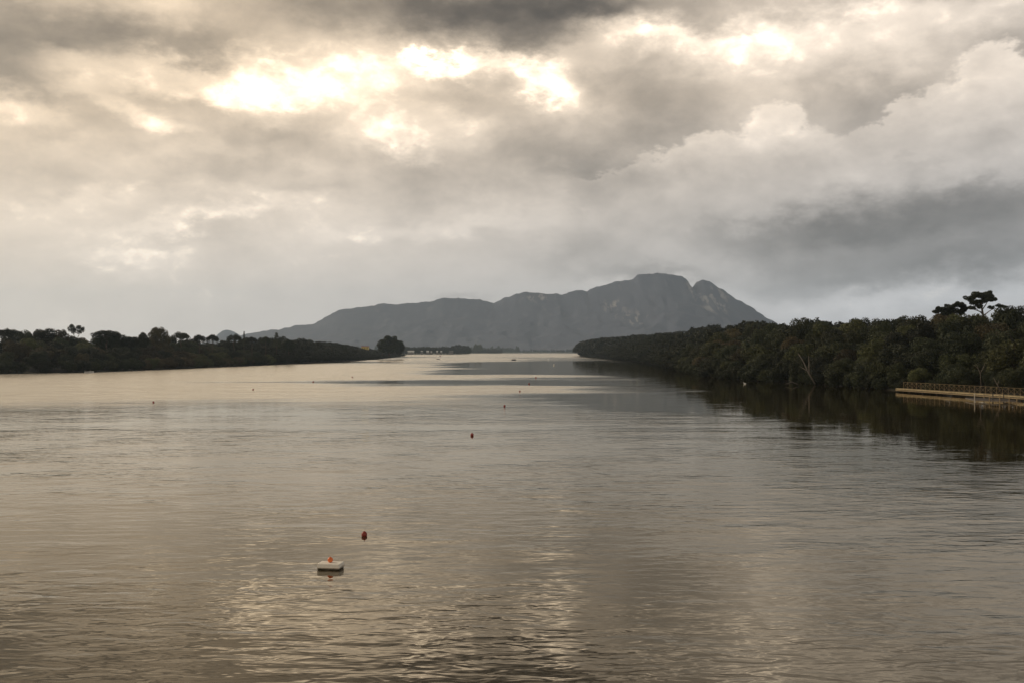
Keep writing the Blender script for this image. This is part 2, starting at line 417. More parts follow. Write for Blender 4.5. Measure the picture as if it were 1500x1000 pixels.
def make_mountain():
    YR = 7000.0
    pxs = np.linspace(250, 1400, 380); nb = 46
    V = []; Fc = []
    Hs = np.array([max(0.0, 6 + (HZ - interp(ridge, px)) / F * YR) for px in pxs])
    k = np.hanning(41); k /= k.sum()
    Hs = np.convolve(np.pad(Hs, 20, mode='edge'), k, mode='valid')      # broad shape of the massif without the crest detail
    for j in range(-nb, 12):
        for pi_, px in enumerate(pxs):
            X = (px - 750) / F * YR
            H = max(0.0, 6 + (HZ - interp(ridge, px)) / F * YR)
            H += min(1, H / 150) * (11 * fbm(px * .045, 2.2, 0, 4) + 5 * fbm(px * .16, 7.7, 0, 3))
            if j <= 0:
                t = 1 + j / nb              # 0 foot .. 1 ridge
                H = Hs[pi_] + (H - Hs[pi_]) * t ** 7
                y = YR - (1 - t) * (520 + H * 1.7)
                prof = t ** 1.15 * 0.65 + 0.35 * t ** 2.6
                g = fbm(X * 0.0042, y * 0.0014, 3.1, 6)
                gul = abs(fbm(X * 0.0058 + 1.1 * g, y * 0.0052 + X * 0.0016, 9.0, 6))
                z = H * prof + H * (0.09 * g - 0.085 * gul + 0.015) * (1 - t ** 3) * min(1, t * 4)
                x2 = X * (y / YR)           # narrower in front so that flanks do not widen
                x2 = X + 60 * g * (1 - t)
            else:
                t = j / 12.0; y = YR + t * 1600
                z = H * (1 - t) ** 1.5 * (1 - 0.0 * t); x2 = X
            V.append((x2, y, max(z, 0.0) + 4))
    n = len(pxs)
    for j in range(nb + 11):
        for i in range(n - 1):
            a = j * n + i; Fc.append((a, a + 1, a + n + 1, a + n))
    o = link('mountain', mesh_from('mountain', V, Fc, [mountain_mat()], True))
    tag(o, 'hazy grey blue mountain with a notched summit beyond the lake', None, None, 'structure')
    # small farther hill to the left
    V = []; Fc = []
    for j in range(16):
        for i in range(60):
            px = 280 + i * 2.2; X = (px - 750) / F * 8600
            H = 170 * math.exp(-((px - 333) / 24) ** 2) + 60 * math.exp(-((px - 375) / 30) ** 2)
            t = j / 15
            V.append((X, 8200 + 400 * t * 2, 3 + H * math.sin(math.pi * min(t, 0.97)) ** 0.8 * (1 + 0.06 * fbm(X * .01, t * 3)) ))
    for j in range(15):
        for i in range(59):
            a = j * 60 + i; Fc.append((a, a + 1, a + 61, a + 60))
    tag(link('hill', mesh_from('hill', V, Fc, [mountain_mat()], True)), 'faint low hill left of the mountain', None, None, 'structure')
make_mountain()

# ------------------------------------------------------------------ banks
LSH = [(-150, -230), (0, -215), (150, -205), (300, -190), (364, -183), (387, -162), (430, -156), (500, -150), (600, -141), (706, -133), (850, -131), (1000, -134), (1250, -148), (1500, -164), (1640, -172), (1720, -184)]   # (y, x)
RSH = [(-150, 118), (60, 104), (120, 92), (160, 86), (207, 79), (235, 75), (255, 74.5), (272, 67), (300, 62), (353, 63), (420, 68), (545, 81), (705, 92), (923, 97), (1200, 108), (1500, 112), (1700, 114), (1740, 125)]
def shore(side, y):
    tab = LSH if side < 0 else RSH
    return interp(tab, y)
def ground_z(side, off):
    if side > 0: return interp([(-3, -.7), (0, 0), (1.5, .35), (8, .9), (20, 2.2), (40, 4.2), (70, 6.0), (130, 7), (400, 6), (3000, 5)], off)
    return interp([(-3, -.7), (0, 0), (2, .3), (10, .8), (40, 1.6), (100, 2.5), (400, 3), (3000, 3)], off)
def make_bank(side, name, label):
    tab = LSH if side < 0 else RSH
    ys = list(np.arange(-150, tab[-1][0] + 1, 12)); offs = [-3, -1, 0, 1.5, 4, 8, 14, 20, 30, 40, 55, 70, 100, 130, 250, 400, 1200, 3000]
    V = []; Fc = []
    for y in ys:
        endf = 1.0
        for o in offs:
            jit = fbm(y * .05, o * .05, side) * min(1.5, abs(o) * .3)
            wob = 2.0 * fbm(y * 0.06, 0, 5 + side)
            V.append((shore(side, y) + side * (o + wob * (o < 60)), y, ground_z(side, o) + jit * .25))
    n = len(offs)
    for j in range(len(ys) - 1):
        for i in range(n - 1):
            a = j * n + i
            Fc.append((a, a + 1, a + n + 1, a + n) if side > 0 else (a, a + n, a + n + 1, a + 1))
    tag(link(name, mesh_from(name, V, Fc, [M_EARTH])), label, None, None, 'structure')
make_bank(-1, 'left_bank', 'low earth bank under the trees on the left shore')
make_bank(1, 'right_bank', 'wooded slope rising from the right shore')

# ------------------------------------------------------------------ tree prototypes
def leaves(centers, radii, per, size, rs, flat=1.0, shell=0.62, up=0.25):
    """leaf-clump quads scattered over lumps; returns verts, faces"""
    Vs = []; k = 0
    C = np.array(centers); Rr = np.array(radii)
    cnt = (per * (Rr / Rr.mean()) ** 2).astype(int) + 4
    idx = np.repeat(np.arange(len(C)), cnt)
    n = len(idx)
    d = rs.normal(size=(n, 3)); d[:, 2] += up; d /= np.linalg.norm(d, axis=1)[:, None]
    rad = Rr[idx] * (shell + (1.08 - shell) * rs.rand(n) ** 0.6)
    pos = C[idx] + d * rad[:, None] * np.array([1, 1, flat])
    nrm = d + rs.normal(size=(n, 3)) * 0.55; nrm /= np.linalg.norm(nrm, axis=1)[:, None]
    t = np.cross(nrm, rs.normal(size=(n, 3))); t /= np.linalg.norm(t, axis=1)[:, None]
    b = np.cross(nrm, t)
    sz = size * (0.55 + 0.9 * rs.rand(n))[:, None]; asp = (0.5 + 0.5 * rs.rand(n))[:, None]
    q = np.stack([pos - t * sz, pos - b * sz * asp + nrm * sz * 0.15, pos + t * sz, pos + b * sz * asp + nrm * sz * 0.15], 1).reshape(-1, 3)
    f = np.arange(n * 4).reshape(-1, 4)
    return q, f
def np_mesh(name, q, f):
    me = bpy.data.meshes.new(name)
    me.vertices.add(len(q)); me.vertices.foreach_set('co', q.astype(np.float32).ravel())
    me.loops.add(len(f) * 4); me.loops.foreach_set('vertex_index', f.astype(np.int32).ravel())
    me.polygons.add(len(f)); me.polygons.foreach_set('loop_start', np.arange(len(f), dtype=np.int32) * 4)
    me.polygons.foreach_set('loop_total', np.full(len(f), 4, dtype=np.int32))
    me.materials.append(M_DARK)
    me.update(calc_edges=True)
    return me
def trunk_mesh(h, r, limbs, rs, lean=0.0, top_r=0.35, spread=0.5, start=0.4, m_=None):
    mb = MB()
    pts = [(lean * h * t + 0.03 * h * rs.randn() * (t > 0), 0.03 * h * rs.randn() * (t > 0), h * t) for t in (0, .3, .6, 1)]
    pts[0] = (0, 0, -0.6)
    mb.tube(pts, [r * 1.25, r, r * .75, r * top_r], 7)
    for k in range(limbs):
        t = start + (0.95 - start) * k / max(1, limbs - 1)
        a = k * 2.4 + rs.rand(); L = h * spread * (0.6 + .5 * rs.rand())
        p0 = Vector((lean * h * t, 0, h * t)); d = Vector((math.cos(a), math.sin(a), 0.7 + .3 * rs.rand()))
        mb.tube([p0, p0 + d * L * .5 + Vector((0, 0, .05 * h)), p0 + d * L], [r * .5, r * .3, r * .1], 5)
    return mesh_from('trunk', mb.v, mb.f, [m_ or M_BARK], True)
PROTO = {}
# broadleaf: unit height 10 m, crown radius about 4 m, foliage down to the ground
def lumpy(seed, hgt=10.0, rad=4.0, n=34, low=0.08, lump=1.25):
    rs = np.random.RandomState(seed); C = []; Rr = []
    while len(C) < n:
        u = rs.normal(size=3); u /= np.linalg.norm(u)
        zc = hgt * (low + (1 - low) * .52); rz = hgt * (1 - low) * .46
        f_ = .58 + .36 * rs.rand()
        p = np.array([u[0] * rad * f_, u[1] * rad * f_, zc + u[2] * rz * f_])
        taper = 1.0 if p[2] > hgt * .35 else 0.85
        C.append(p * [taper, taper, 1]); Rr.append(lump * (.6 + .7 * rs.rand()))
    C.append(np.array([0, 0, hgt * .5])); Rr.append(rad * .5)
    C.append(np.array([0, 0, hgt * .72])); Rr.append(rad * .45)
    return C, Rr, rs
for i in range(6):
    C, Rr, rs = lumpy(100 + i, n=24 + 3 * i, rad=3.7 + .15 * i, lump=1.5)
    q, f = leaves(C, Rr, 330, 0.17, rs)
    PROTO['broad', i] = (trunk_mesh(6.5, .24, 4, rs), np_mesh('crown', q, f))
for i in range(3):     # low shrubs, unit height 5
    C, Rr, rs = lumpy(200 + i, hgt=5, rad=3.2, n=24, low=0.0, lump=1.0)
    q, f = leaves(C, Rr, 170, 0.15, rs)
    PROTO['shrub', i] = (trunk_mesh(2.5, .12, 3, rs), np_mesh('crown', q, f))
for i in range(3):     # umbrella pines, unit height 12
    rs = np.random.RandomState(300 + i); C = []; Rr = []
    for k in range(34):
        a = rs.rand() * 6.283; rr = 5.2 * math.sqrt(rs.rand())
        C.append([rr * math.cos(a), rr * math.sin(a), 10.5 - 0.085 * rr * rr + .3 * rs.randn()]); Rr.append(1.15 + .4 * rs.rand())
    q, f = leaves(C, Rr, 190, 0.16, rs, flat=.72)
    PROTO['umbrella', i] = (trunk_mesh(10.0, .3, 6, rs, lean=.04, spread=.32, start=.62), np_mesh('crown', q, f))
for i in range(1):     # thin forked tree of two tufts, unit height 10
    rs = np.random.RandomState(400); C = []; Rr = []
    for (cx, cz, rr) in ((-1.6, 8.0, 1.3), (1.3, 7.8, 1.7)):
        for k in range(13):
            d = rs.normal(size=3); d /= np.linalg.norm(d)
            C.append([cx + d[0] * rr * .7, d[1] * rr * .7, cz + d[2] * 1.3]); Rr.append(.62 + .2 * rs.rand())
    q, f = leaves(C, Rr, 90, 0.15, rs)
    mb = MB(); mb.tube([(0, 0, -.5), (0, 0, 2.5), (-.2, 0, 4)], [.22, .18, .14], 7)
    mb.tube([(-.1, 0, 3.4), (-1.0, 0, 5.8), (-1.5, 0, 8.2)], [.14, .1, .05], 6); mb.tube([(-.1, 0, 3.4), (.8, .1, 5.6), (1.3, 0, 8)], [.13, .1, .05], 6)
    PROTO['forked', 0] = (mesh_from('trunk', mb.v, mb.f, [M_BARK], True), np_mesh('crown', q, f))
for i in range(1):     # narrow conifer, unit height 10
    rs = np.random.RandomState(500); C = []; Rr = []
    for k in range(26):
        t = k / 25; z = 2.5 + 7.2 * t; w_ = 1.5 * (1 - t) + .1; a = k * 2.4
        C.append([w_ * math.cos(a), w_ * math.sin(a), z]); Rr.append(.45 + .5 * (1 - t))
    q, f = leaves(C, Rr, 90, 0.13, rs, flat=.5)
    PROTO['conifer', 0] = (trunk_mesh(9.6, .16, 0, rs), np_mesh('crown', q, f))
def pads_tree(seed, pads, trunk, limbs, unit_leaf=.14, per=230):
    rs = np.random.RandomState(seed); C = []; Rr = []
    for (x, z, rx, rz) in pads:
        for k in range(10):
            a = rs.rand() * 6.283; rr = math.sqrt(rs.rand())
            C.append([x + rx * .92 * rr * math.cos(a), rx * .8 * rr * math.sin(a) + rs.randn() * .2, z + rz * 1.3 * (rs.rand() - .45)]); Rr.append(rz * (.62 + .38 * rs.rand()))
    q, f = leaves(C, Rr, per, unit_leaf, rs, flat=.8)
    mb = MB(); mb.tube(trunk, [.42, .36, .3, .2][:len(trunk)], 8)
    for L in limbs: mb.tube(L, [.2, .13, .06][:len(L)], 6)
    return mesh_from('trunk', mb.v, mb.f, [M_BARK], True), np_mesh('crown', q, f)
# the two crest pines (units: metres above the trunk foot, seen from the lake)
PROTO['crest', 0] = pads_tree(600, [(-.5, 10.2, 2.6, 1.1), (2.4, 10.6, 1.7, 1.2), (3.4, 9.2, 1.2, .8), (-3.4, 9.0, 1.6, .9), (-2.2, 7.9, 1.7, .8), (1.0, 8.3, 2.2, 1.0), (6.2, 6.6, 1.9, .65), (-3.2, 6.2, 1.2, .6), (3.3, 6.3, 1.0, .5), (0, 6.6, 1.6, .7)],
    [(1, 0, -1), (.9, 0, 2.5), (.4, 0, 5.5), (0, 0, 9)],
    [[(.8, 0, 3.6), (3.5, .2, 5.6), (6.2, 0, 6.4)], [(.6, 0, 4), (-1.5, .2, 6), (-3.4, 0, 8.6)], [(.4, 0, 5.4), (1.8, .1, 7.6), (2.6, 0, 10.2)], [(.5, 0, 4.6), (-1.6, -.3, 5.4), (-3.2, 0, 6)]])
PROTO['crest', 1] = pads_tree(601, [(2.6, 8.2, 2.0, .9), (.2, 7.5, 2.2, .9), (-2.4, 6.6, 2.0, .8), (-4.6, 5.8, 1.2, .5), (4.2, 6.7, 1.0, .8), (1.2, 6.2, 2.2, .8), (-1.6, 5.4, 1.9, .7), (3.6, 5.2, 1.2, .5)],
    [(1.6, 0, -1), (1.4, 0, 2), (1.0, 0, 4.4), (.9, 0, 7.4)],
    [[(1.3, 0, 2.6), (-1.2, .2, 4.6), (-4.2, 0, 5.7)], [(1.1, 0, 3.6), (2.4, .1, 5.6), (3.9, 0, 6.6)], [(1.1, 0, 4), (-.2, 0, 5.6), (-1.8, 0, 6.6)]])
PROTO['grove', 0] = pads_tree(602, [(0, 8.6, 2.6, 1.3), (-2.2, 7.2, 1.8, 1.2), (2.4, 7.6, 1.9, 1.2), (4.0, 5.6, 1.9, 1.2), (-3.6, 5.0, 2.0, 1.3), (0, 6.0, 3.4, 1.6), (1.6, 4.0, 3.6, 1.6), (-1.6, 3.2, 3.4, 1.6), (0, 1.6, 3.6, 1.4)],
    [(0, 0, -1), (0, 0, 2.5), (.2, 0, 5), (0, 0, 8)], [[(0, 0, 3), (2, 0, 5), (3.6, 0, 6)], [(0, 0, 3), (-2, 0, 5), (-3.2, 0, 6)]], .2, 260)
UNIT = {'grove': 10.0, 'broad': 10.2, 'shrub': 5.1, 'umbrella': 11.6, 'forked': 9.8, 'conifer': 10.0, 'crest': 12.0}
NTREE = [0]
def tree(kind, var, x, y, z, height, name, label, cat, m_, wide=1.0, rz=None, group=None, bark=None):
    tr, cr = PROTO[kind, var]
    s_ = height / UNIT[kind]
    o = empty(name, (x, y, z), rnd.random() * 6.28 if rz is None else rz)
    ws = s_ * wide
    o.scale = (ws, ws, s_)
    t = link('trunk', tr, o)
    c = link('crown', cr, o)
    c.material_slots[0].link = 'OBJECT'; c.material_slots[0].material = m_
    tag(o, label, cat, group)
    NTREE[0] += 1
    return o
def wtop(py, Y): return CAMH + (HZ - py) * Y / F

# ------------------------------------------------------------------ right bank trees
sil_r = [(845, 500), (858, 498), (880, 495), (900, 493), (912, 493), (930, 491), (950, 492), (975, 489), (1000, 487), (1030, 482), (1060, 478), (1100, 474), (1135, 475), (1145, 478), (1160, 474),
         (1185, 471), (1200, 474), (1235, 476), (1260, 472), (1300, 471), (1350, 465), (1375, 462), (1420, 458), (1500, 452), (1800, 440)]
TINT = {'dark': M_DARK, 'olive': M_OLIVE, 'brown': M_BROWN}
TW = {'dark': 'dark green', 'olive': 'olive green', 'brown': 'brownish green'}
def pxof(x, y): return 750 + F * x / y
def zone_r(px):
    if px > 1465: return 'at the right edge'
    if px > 1405: return 'below the tallest skyline pine'
    if px > 1310: return 'behind the boardwalk end'
    if px > 1215: return 'right of the leaning bare trunk'
    if px > 1155: return 'at the leaning bare trunk'
    if px > 1075: return 'left of the leaning bare trunk'
    return 'on the middle of the right bank'
rows_r = [(0.9, .42, 'overhanging the water'), (7, .62, 'behind the waterline'), (13, .76, 'half way up the slope'), (20, .85, 'high on the slope'), (29, .93, 'just below the crest'), (40, .98, 'on the crest'), (54, 1.0, 'on the crest'), (72, 1.0, 'on the crest')]
far_r = []
y = 196.0
while y < 430:
    x = shore(1, y) + rnd.uniform(-.6, .8); px = pxof(x, y)
    lab = '%s shrub drooping over the black water, %s' % (('low dark', 'bushy dark')[rnd.random() < .5], zone_r(px))
    tree('shrub', rnd.randrange(3), x, y, -.25, rnd.uniform(2.6, 4.6), 'waterside_shrub', lab, 'shrub', M_DARK, rnd.uniform(1.0, 1.4), group='shrubs along the right waterline')
    y += 4.6 * (1 + (y - 196) / 400)
while y < 1720:
    far_r.append((shore(1, y) + rnd.uniform(-.5, 1.5), y, -.3, rnd.uniform(4, 6.5), 1.9, 'dark')); y += 6.5 + (y - 430) / 160
for ri, (off, frac, rowtxt) in enumerate(rows_r):
    y = 118 + rnd.random() * 4
    while y < 1700:
        step = (5.6 + .35 * ri) * (1 + y / 520.)
        yy = y + (rnd.random() - .5) * step * .6
        o_ = off * (1 + (rnd.random() - .5) * .25)
        x = shore(1, yy) + o_
        px = pxof(x, yy)
        y += step
        if px > 1560: continue
        z = ground_z(1, o_)
        if yy > 1250: frac = max(frac, .92)
        base_py = HZ + CAMH * F / yy
        sil = interp(sil_r, px)
        top = wtop(base_py + (sil - base_py) * frac, yy)
        hh = (top - z) * (1 + (rnd.random() - .62) * (.36 if frac < .9 else .24))
        hh = max(4.0, min(hh, 24))
        tint = rnd.choices(['dark', 'olive', 'brown'], [.56, .32, .12] if ri else [.72, .2, .08])[0]
        if px < 1000: tint = 'dark' if rnd.random() < .8 else tint
        wide = (1.15 if hh < 9 else 10.5 / hh) * (.9 + .3 * rnd.random()) * (1 + max(0, yy - 300) / 900)
        if yy > 430:
            far_r.append((x, yy, z, hh, wide, tint)); continue
        lab = '%s %s tree %s, %s' % (('low', 'tall')[hh > 9.5] if wide < 1.25 else 'broad', TW[tint], rowtxt, zone_r(px))
        tree('broad', rnd.randrange(6), x, yy, z, hh, 'broadleaf_tree', lab, 'tree', TINT[tint], wide, group='trees crowding the right bank')
def wood(lst, name, label):
    """a far-off wood that reads as one mass: one object of joined crowns"""
    Q = []; Fs = []; n = 0
    for (x, y, z, hh, wide, tint) in lst:
        cr = PROTO['broad', rnd.randrange(6)][1]
        co = np.empty(len(cr.vertices) * 3, dtype=np.float32); cr.vertices.foreach_get('co', co); co = co.reshape(-1, 4, 3)
        keep = 3 if y < 1200 else 6
        co = co[::keep].copy()
        ctr = co.mean(axis=1, keepdims=True); co = ctr + (co - ctr) * (1.75 if keep == 3 else 2.4)
        co = co.reshape(-1, 3)
        s_ = hh / 10.2; a = rnd.random() * 6.28
        X = (co[:, 0] * math.cos(a) - co[:, 1] * math.sin(a)) * s_ * wide + x
        Y = (co[:, 0] * math.sin(a) + co[:, 1] * math.cos(a)) * s_ * wide + y
        Q.append(np.stack([X, Y, co[:, 2] * s_ + z], 1))
        Fs.append(np.arange(len(co)).reshape(-1, 4) + n); n += len(co)
    me = np_mesh(name, np.concatenate(Q), np.concatenate(Fs))
    me.materials[0] = M_DARK
    o = link(name, me); tag(o, label, 'wood', None, 'stuff')
    return o
wood(far_r, 'wood', 'far dark wood on the tip of the right bank')

tree('crest', 0, (1437 - 750) / F * 262, 262, wtop(478, 262) , 12.0 * .76, 'pine_tree', 'large dark pine with a side branch standing tallest on the right skyline', 'pine tree', M_PINE, rz=0, wide=1.08)
tree('crest', 1, (1393 - 750) / F * 270, 270, wtop(483, 270), 12.0 * .80, 'pine_tree', 'smaller left leaning pine on the right skyline, left of the tallest pine', 'pine tree', M_PINE, rz=0, wide=1.05)
tree('broad', 2, (1484 - 750) / F * 250, 250, 7.0, wtop(447, 250) - 7.0, 'broadleaf_tree', 'dark tree on the right skyline at the edge of the photo', 'tree', M_DARK)
tree('broad', 4, (1178 - 750) / F * 290, 290, 4.2, wtop(469, 290) - 4.2, 'broadleaf_tree', 'dark tree rising above the skyline over the leaning bare trunk', 'tree', M_DARK, .75)

# pale leaning trunks
def bare(name, label, paths, Y, r=.13):
    mb = MB()
    pt = lambda px, py, dy=0: ((px - 750) / F * (Y + dy), Y + dy, wtop(py, Y + dy))
    base_ = Vector(pt(*paths[0][0]))
    o = empty(name, base_)
    for k, P_ in enumerate(paths):
        m2 = MB(); n = len(P_)
        m2.tube([Vector(pt(*q)) - base_ for q in P_], [r * (1 - .75 * i / (n - 1)) * (1 if k == 0 else .7) for i in range(n)], 7)
        m2.build('trunk' if k == 0 else 'branch', M_PALEBARK, o, smooth=True)
    tag(o, label, 'bare tree')
bare('bare_tree', 'pale bare trunk leaning out of the trees down to the water on the right bank',
     [[(1194, 562, -1), (1184, 545, -1), (1176, 528, 0), (1169, 517, 0)], [(1183, 543, -1), (1178, 540, -1), (1171, 536, 0)], [(1185, 545, -1), (1185, 530, 0), (1184.5, 520, 0)]], 246, .22)
bare('bare_tree', 'thin pale slanted stem above the right part of the boardwalk railing', [[(1465, 571, 0), (1459, 560, 0), (1455, 552, 0)], [(1461, 563, 0), (1463, 556, 0)]], 172, .1)
bare('bare_tree', 'forked pale stem among the leaves over the boardwalk', [[(1437, 566, 0), (1436, 548, 0), (1431, 534, 0)], [(1436, 546, 0), (1441, 536, 0), (1443, 530, 0)], [(1434, 541, 0), (1427, 534, 0)]], 181, .09)
bare('bare_tree', 'low pale branch drooping to the water left of the leaning trunk', [[(1168, 562, 0), (1160, 559, 0), (1150, 562, 0)], [(1162, 560, 0), (1156, 556, 0)]], 240, .1)

# ------------------------------------------------------------------ left bank trees
sil_l = [(-200, 486), (0, 486), (25, 489), (60, 491), (90, 491), (130, 493), (190, 493), (210, 494), (250, 492), (300, 497), (340, 497), (380, 496), (420, 494), (440, 497), (470, 499), (500, 504), (530, 510), (560, 511), (580, 512), (595, 517)]
def zone_l(px):
    for lim, t in ((40, 'at the left edge'), (95, 'left of the thin forked tree'), (130, 'below the thin forked tree'), (185, 'below the widest umbrella pine'),
                   (220, 'left of the tall round tree'), (255, 'below the tall round tree'), (330, 'below the row of umbrella pines'),
                   (380, 'below the spindly conifer'), (440, 'below the pale green conifer')):
        if px < lim: return t
    return 'on the far end of the left bank'
rows_l = [(1.8, .34, 'at the waterline'), (8, .56, 'in the second row'), (17, .72, 'in the middle rows'), (28, .84, 'in the middle rows'), (42, .93, 'along the skyline'), (62, .98, 'along the skyline')]
far_l = []
for ri, (off, frac, rowtxt) in enumerate(rows_l):
    y = 318 + rnd.random() * 5
    while y < 1640:
        step = ((7.5 if ri else 5.2) + .8 * ri) * (1 + (y - 300) / 650.)
        yy = y + (rnd.random() - .5) * step * .6
        o_ = off * (1 + (rnd.random() - .5) * .25)
        x = shore(-1, yy) - o_; px = pxof(x, yy)
        y += step
        if px < -50: continue
        z = ground_z(-1, o_)
        base_py = HZ + CAMH * F / yy
        sil = interp(sil_l, px)
        top = wtop(base_py + (sil - base_py) * frac, yy)
        hh = max(3.2, min((top - z) * (1 + (rnd.random() - .6) * .22), 20))
        low = ri == 0
        tint = rnd.choices(['dark', 'olive', 'brown'], [.8, .1, .1])[0]
        if px > 200 and ri < 3: tint = rnd.choices(['dark', 'olive', 'brown'], [.4, .35, .25])[0]
        wide = (1.2 if hh < 9 else 10.5 / hh) * (.9 + .3 * rnd.random()) * (1 + max(0, yy - 400) / 900)
        if yy > 600:
            far_l.append((x, yy, z, hh, wide, tint)); continue
        kind = 'shrub' if low else 'broad'
        lab = '%s %s %s %s, %s' % (('low', 'tall')[hh > 9.5] if wide < 1.25 else 'broad', TW[tint], 'shrub' if low else 'tree', rowtxt, zone_l(px))
        tree(kind, rnd.randrange(3 if low else 6), x, yy, z, hh, 'waterside_shrub' if low else 'broadleaf_tree', lab, 'shrub' if low else 'tree', TINT[tint], wide, group='shrubs along the left waterline' if low else 'trees crowding the left bank')
wood(far_l, 'wood', 'far wood on the point of the left bank')

def ltree(kind, var, px, py, Y, h, name, label, cat, m_, wide=1.0, rz=None):
    top = wtop(py, Y)
    tree(kind, var, (px - 750) / F * Y, Y, top - h, h, name, label, cat, m_, wide, rz)
U = 'umbrella'
ltree(U, 0, 4, 482, 445, 11, 'umbrella_pine', 'umbrella pine cut by the left edge of the photo', 'pine tree', M_PINE, .8)
ltree(U, 1, 18, 482, 450, 11, 'umbrella_pine', 'low umbrella pine second from the left edge', 'pine tree', M_PINE, .9)
ltree('broad', 1, 40, 482.5, 450, 12, 'broadleaf_tree', 'dark rounded tree on the left skyline, left of a wider domed one', 'tree', M_DARK, 1.1)
ltree('broad', 3, 65, 482, 455, 12, 'broadleaf_tree', 'wide dark domed tree on the left skyline left of the forked tree', 'tree', M_DARK, 1.4)
ltree('broad', 4, 91, 484, 455, 9, 'broadleaf_tree', 'small brownish tree just left of the thin forked tree', 'tree', M_BROWN, .8)
ltree('forked', 0, 112, 476, 470, 11, 'forked_tree', 'thin tree with two separate tufts standing above the left wood', 'tree', M_PINE, 1.15, 0)
ltree('broad', 1, 150, 488, 458, 9.5, 'broadleaf_tree', 'dark tree under the left half of the widest umbrella pine', 'tree', M_DARK, 1.3)
ltree('broad', 3, 168, 488.5, 462, 9.5, 'broadleaf_tree', 'dark tree under the right half of the widest umbrella pine', 'tree', M_DARK, 1.3)
ltree(U, 2, 157, 484, 455, 9, 'umbrella_pine', 'widest flat topped umbrella pine on the left skyline', 'pine tree', M_PINE, 1.6)
ltree('broad', 0, 190, 490, 460, 8, 'broadleaf_tree', 'low dark tree right of the widest umbrella pine', 'tree', M_DARK, 1.2)
ltree('broad', 5, 210, 488, 480, 9, 'broadleaf_tree', 'small dark tree left of the tall round tree', 'tree', M_DARK, .7)
ltree('broad', 2, 234, 478.5, 500, 12.5, 'broadleaf_tree', 'tall round brownish tree above the left skyline', 'tree', M_BROWN, .92)
ltree(U, 0, 264, 487, 520, 11, 'umbrella_pine', 'umbrella pine just right of the tall round brownish tree', 'pine tree', M_PINE, .95)
ltree(U, 1, 292, 490, 530, 11, 'umbrella_pine', 'umbrella pine left of a pale gap, second right of the round tree', 'pine tree', M_PINE, .72)
ltree(U, 2, 311, 490, 540, 11, 'umbrella_pine', 'umbrella pine third right of the tall round tree', 'pine tree', M_PINE, .68)
ltree(U, 0, 343, 490, 560, 11, 'umbrella_pine', 'umbrella pine left of the spindly conifer with the mountain behind', 'pine tree', M_PINE, .78)
ltree('conifer', 0, 357.5, 485, 580, 11, 'slim_conifer', 'spindly conifer spike between umbrella pines', 'conifer', M_PINE, .6)
ltree(U, 1, 369, 493, 570, 10, 'umbrella_pine', 'low umbrella pine right of the spindly conifer', 'pine tree', M_PINE, .7)
ltree(U, 2, 389, 493, 580, 10, 'umbrella_pine', 'low umbrella pine left of the pale green conifer', 'pine tree', M_PINE, .7)
ltree('conifer', 0, 405, 487, 600, 12, 'slim_conifer', 'pale green broad conifer rising above the left wood', 'conifer', M_OLIVE, 1.3)
ltree('broad', 0, 423, 494, 620, 10, 'broadleaf_tree', 'dark tree right of the pale green conifer', 'tree', M_DARK, 1.0)
ltree('grove', 0, 570, 493, 1020, 18, 'broadleaf_tree', 'big dark tree standing tallest at the end of the left bank', 'tree', M_DARK, 1.25, 0)
ltree('broad', 3, 585, 499, 1050, 15, 'broadleaf_tree', 'dark tree leaning on the right side of the tallest tree on the left point', 'tree', M_DARK, .9)
ltree('broad', 1, 560, 499, 1040, 14, 'broadleaf_tree', 'dark tree on the left side of the tallest tree on the left point', 'tree', M_DARK, .9)
ltree('broad', 2, 503, 504, 900, 10, 'broadleaf_tree', 'dark tree on the skyline left of the yellow house', 'tree', M_DARK, .9)

# far low woods beyond the lake bend
def far_wood(px0, px1, py_top, py_base, n, name, label, m_, jit=.25, depth=120):
    Y0 = CAMH * F / (py_base - HZ); lst = []
    for i in range(n):
        px = px0 + (px1 - px0) * (i + rnd.random()) / n; Y = Y0 + rnd.random() * depth
        H = wtop(py_top, Y) * (1 + (rnd.random() - .6) * jit)
        lst.append(((px - 750) / F * Y, Y + 10, .3, max(2.5, H), 1.5 * 8 / max(H, 4), 'dark'))
    o = wood(lst, name, label); o.data.materials[0] = m_
    # land under it
    return o
far_wood(586, 688, 508.5, 519.0, 90, 'wood', 'dark low wood behind the row of white boat sheds', M_DARK, .2)
far_wood(662, 686, 505.5, 518.8, 16, 'wood', 'rounded clump of dark trees at the right end of the shed row', M_DARK, .2, 60)
far_wood(688, 735, 511.5, 517.3, 60, 'wood', 'pale brown scrub on the farthest low point', M_BROWN, .5)
far_wood(695, 706, 504.5, 517.3, 9, 'wood', 'pair of taller trees on the farthest low point', M_OLIVE, .2, 60)
far_wood(480, 760, 508.5, 516.6, 170, 'wood', 'hazy green wooded rise behind the white sheds', M_OLIVE, .7, 500)
far_wood(735, 1000, 511.9, 516.3, 130, 'wood', 'hazy tree line at the far end of the lake', M_DARK, .5, 300)
def strip(name, label, pts, z=.35):
    """low land under the far points: polygon in (x, y) with a bevelled rim"""
    n = len(pts); c = Vector((sum(p[0] for p in pts) / n, sum(p[1] for p in pts) / n))
    V = [(p[0], p[1], -.6) for p in pts] + [(c.x + (p[0] - c.x) * .97, c.y + (p[1] - c.y) * .97, z) for p in pts]
    Fc = [(i, (i + 1) % n, n + (i + 1) % n, n + i) for i in range(n)] + [tuple(range(n, 2 * n))]
    tag(link(name, mesh_from(name, V, Fc, [M_PLAIN])), label, None, None, 'structure')
def P2(px, Y): return ((px - 750) / F * Y, Y)
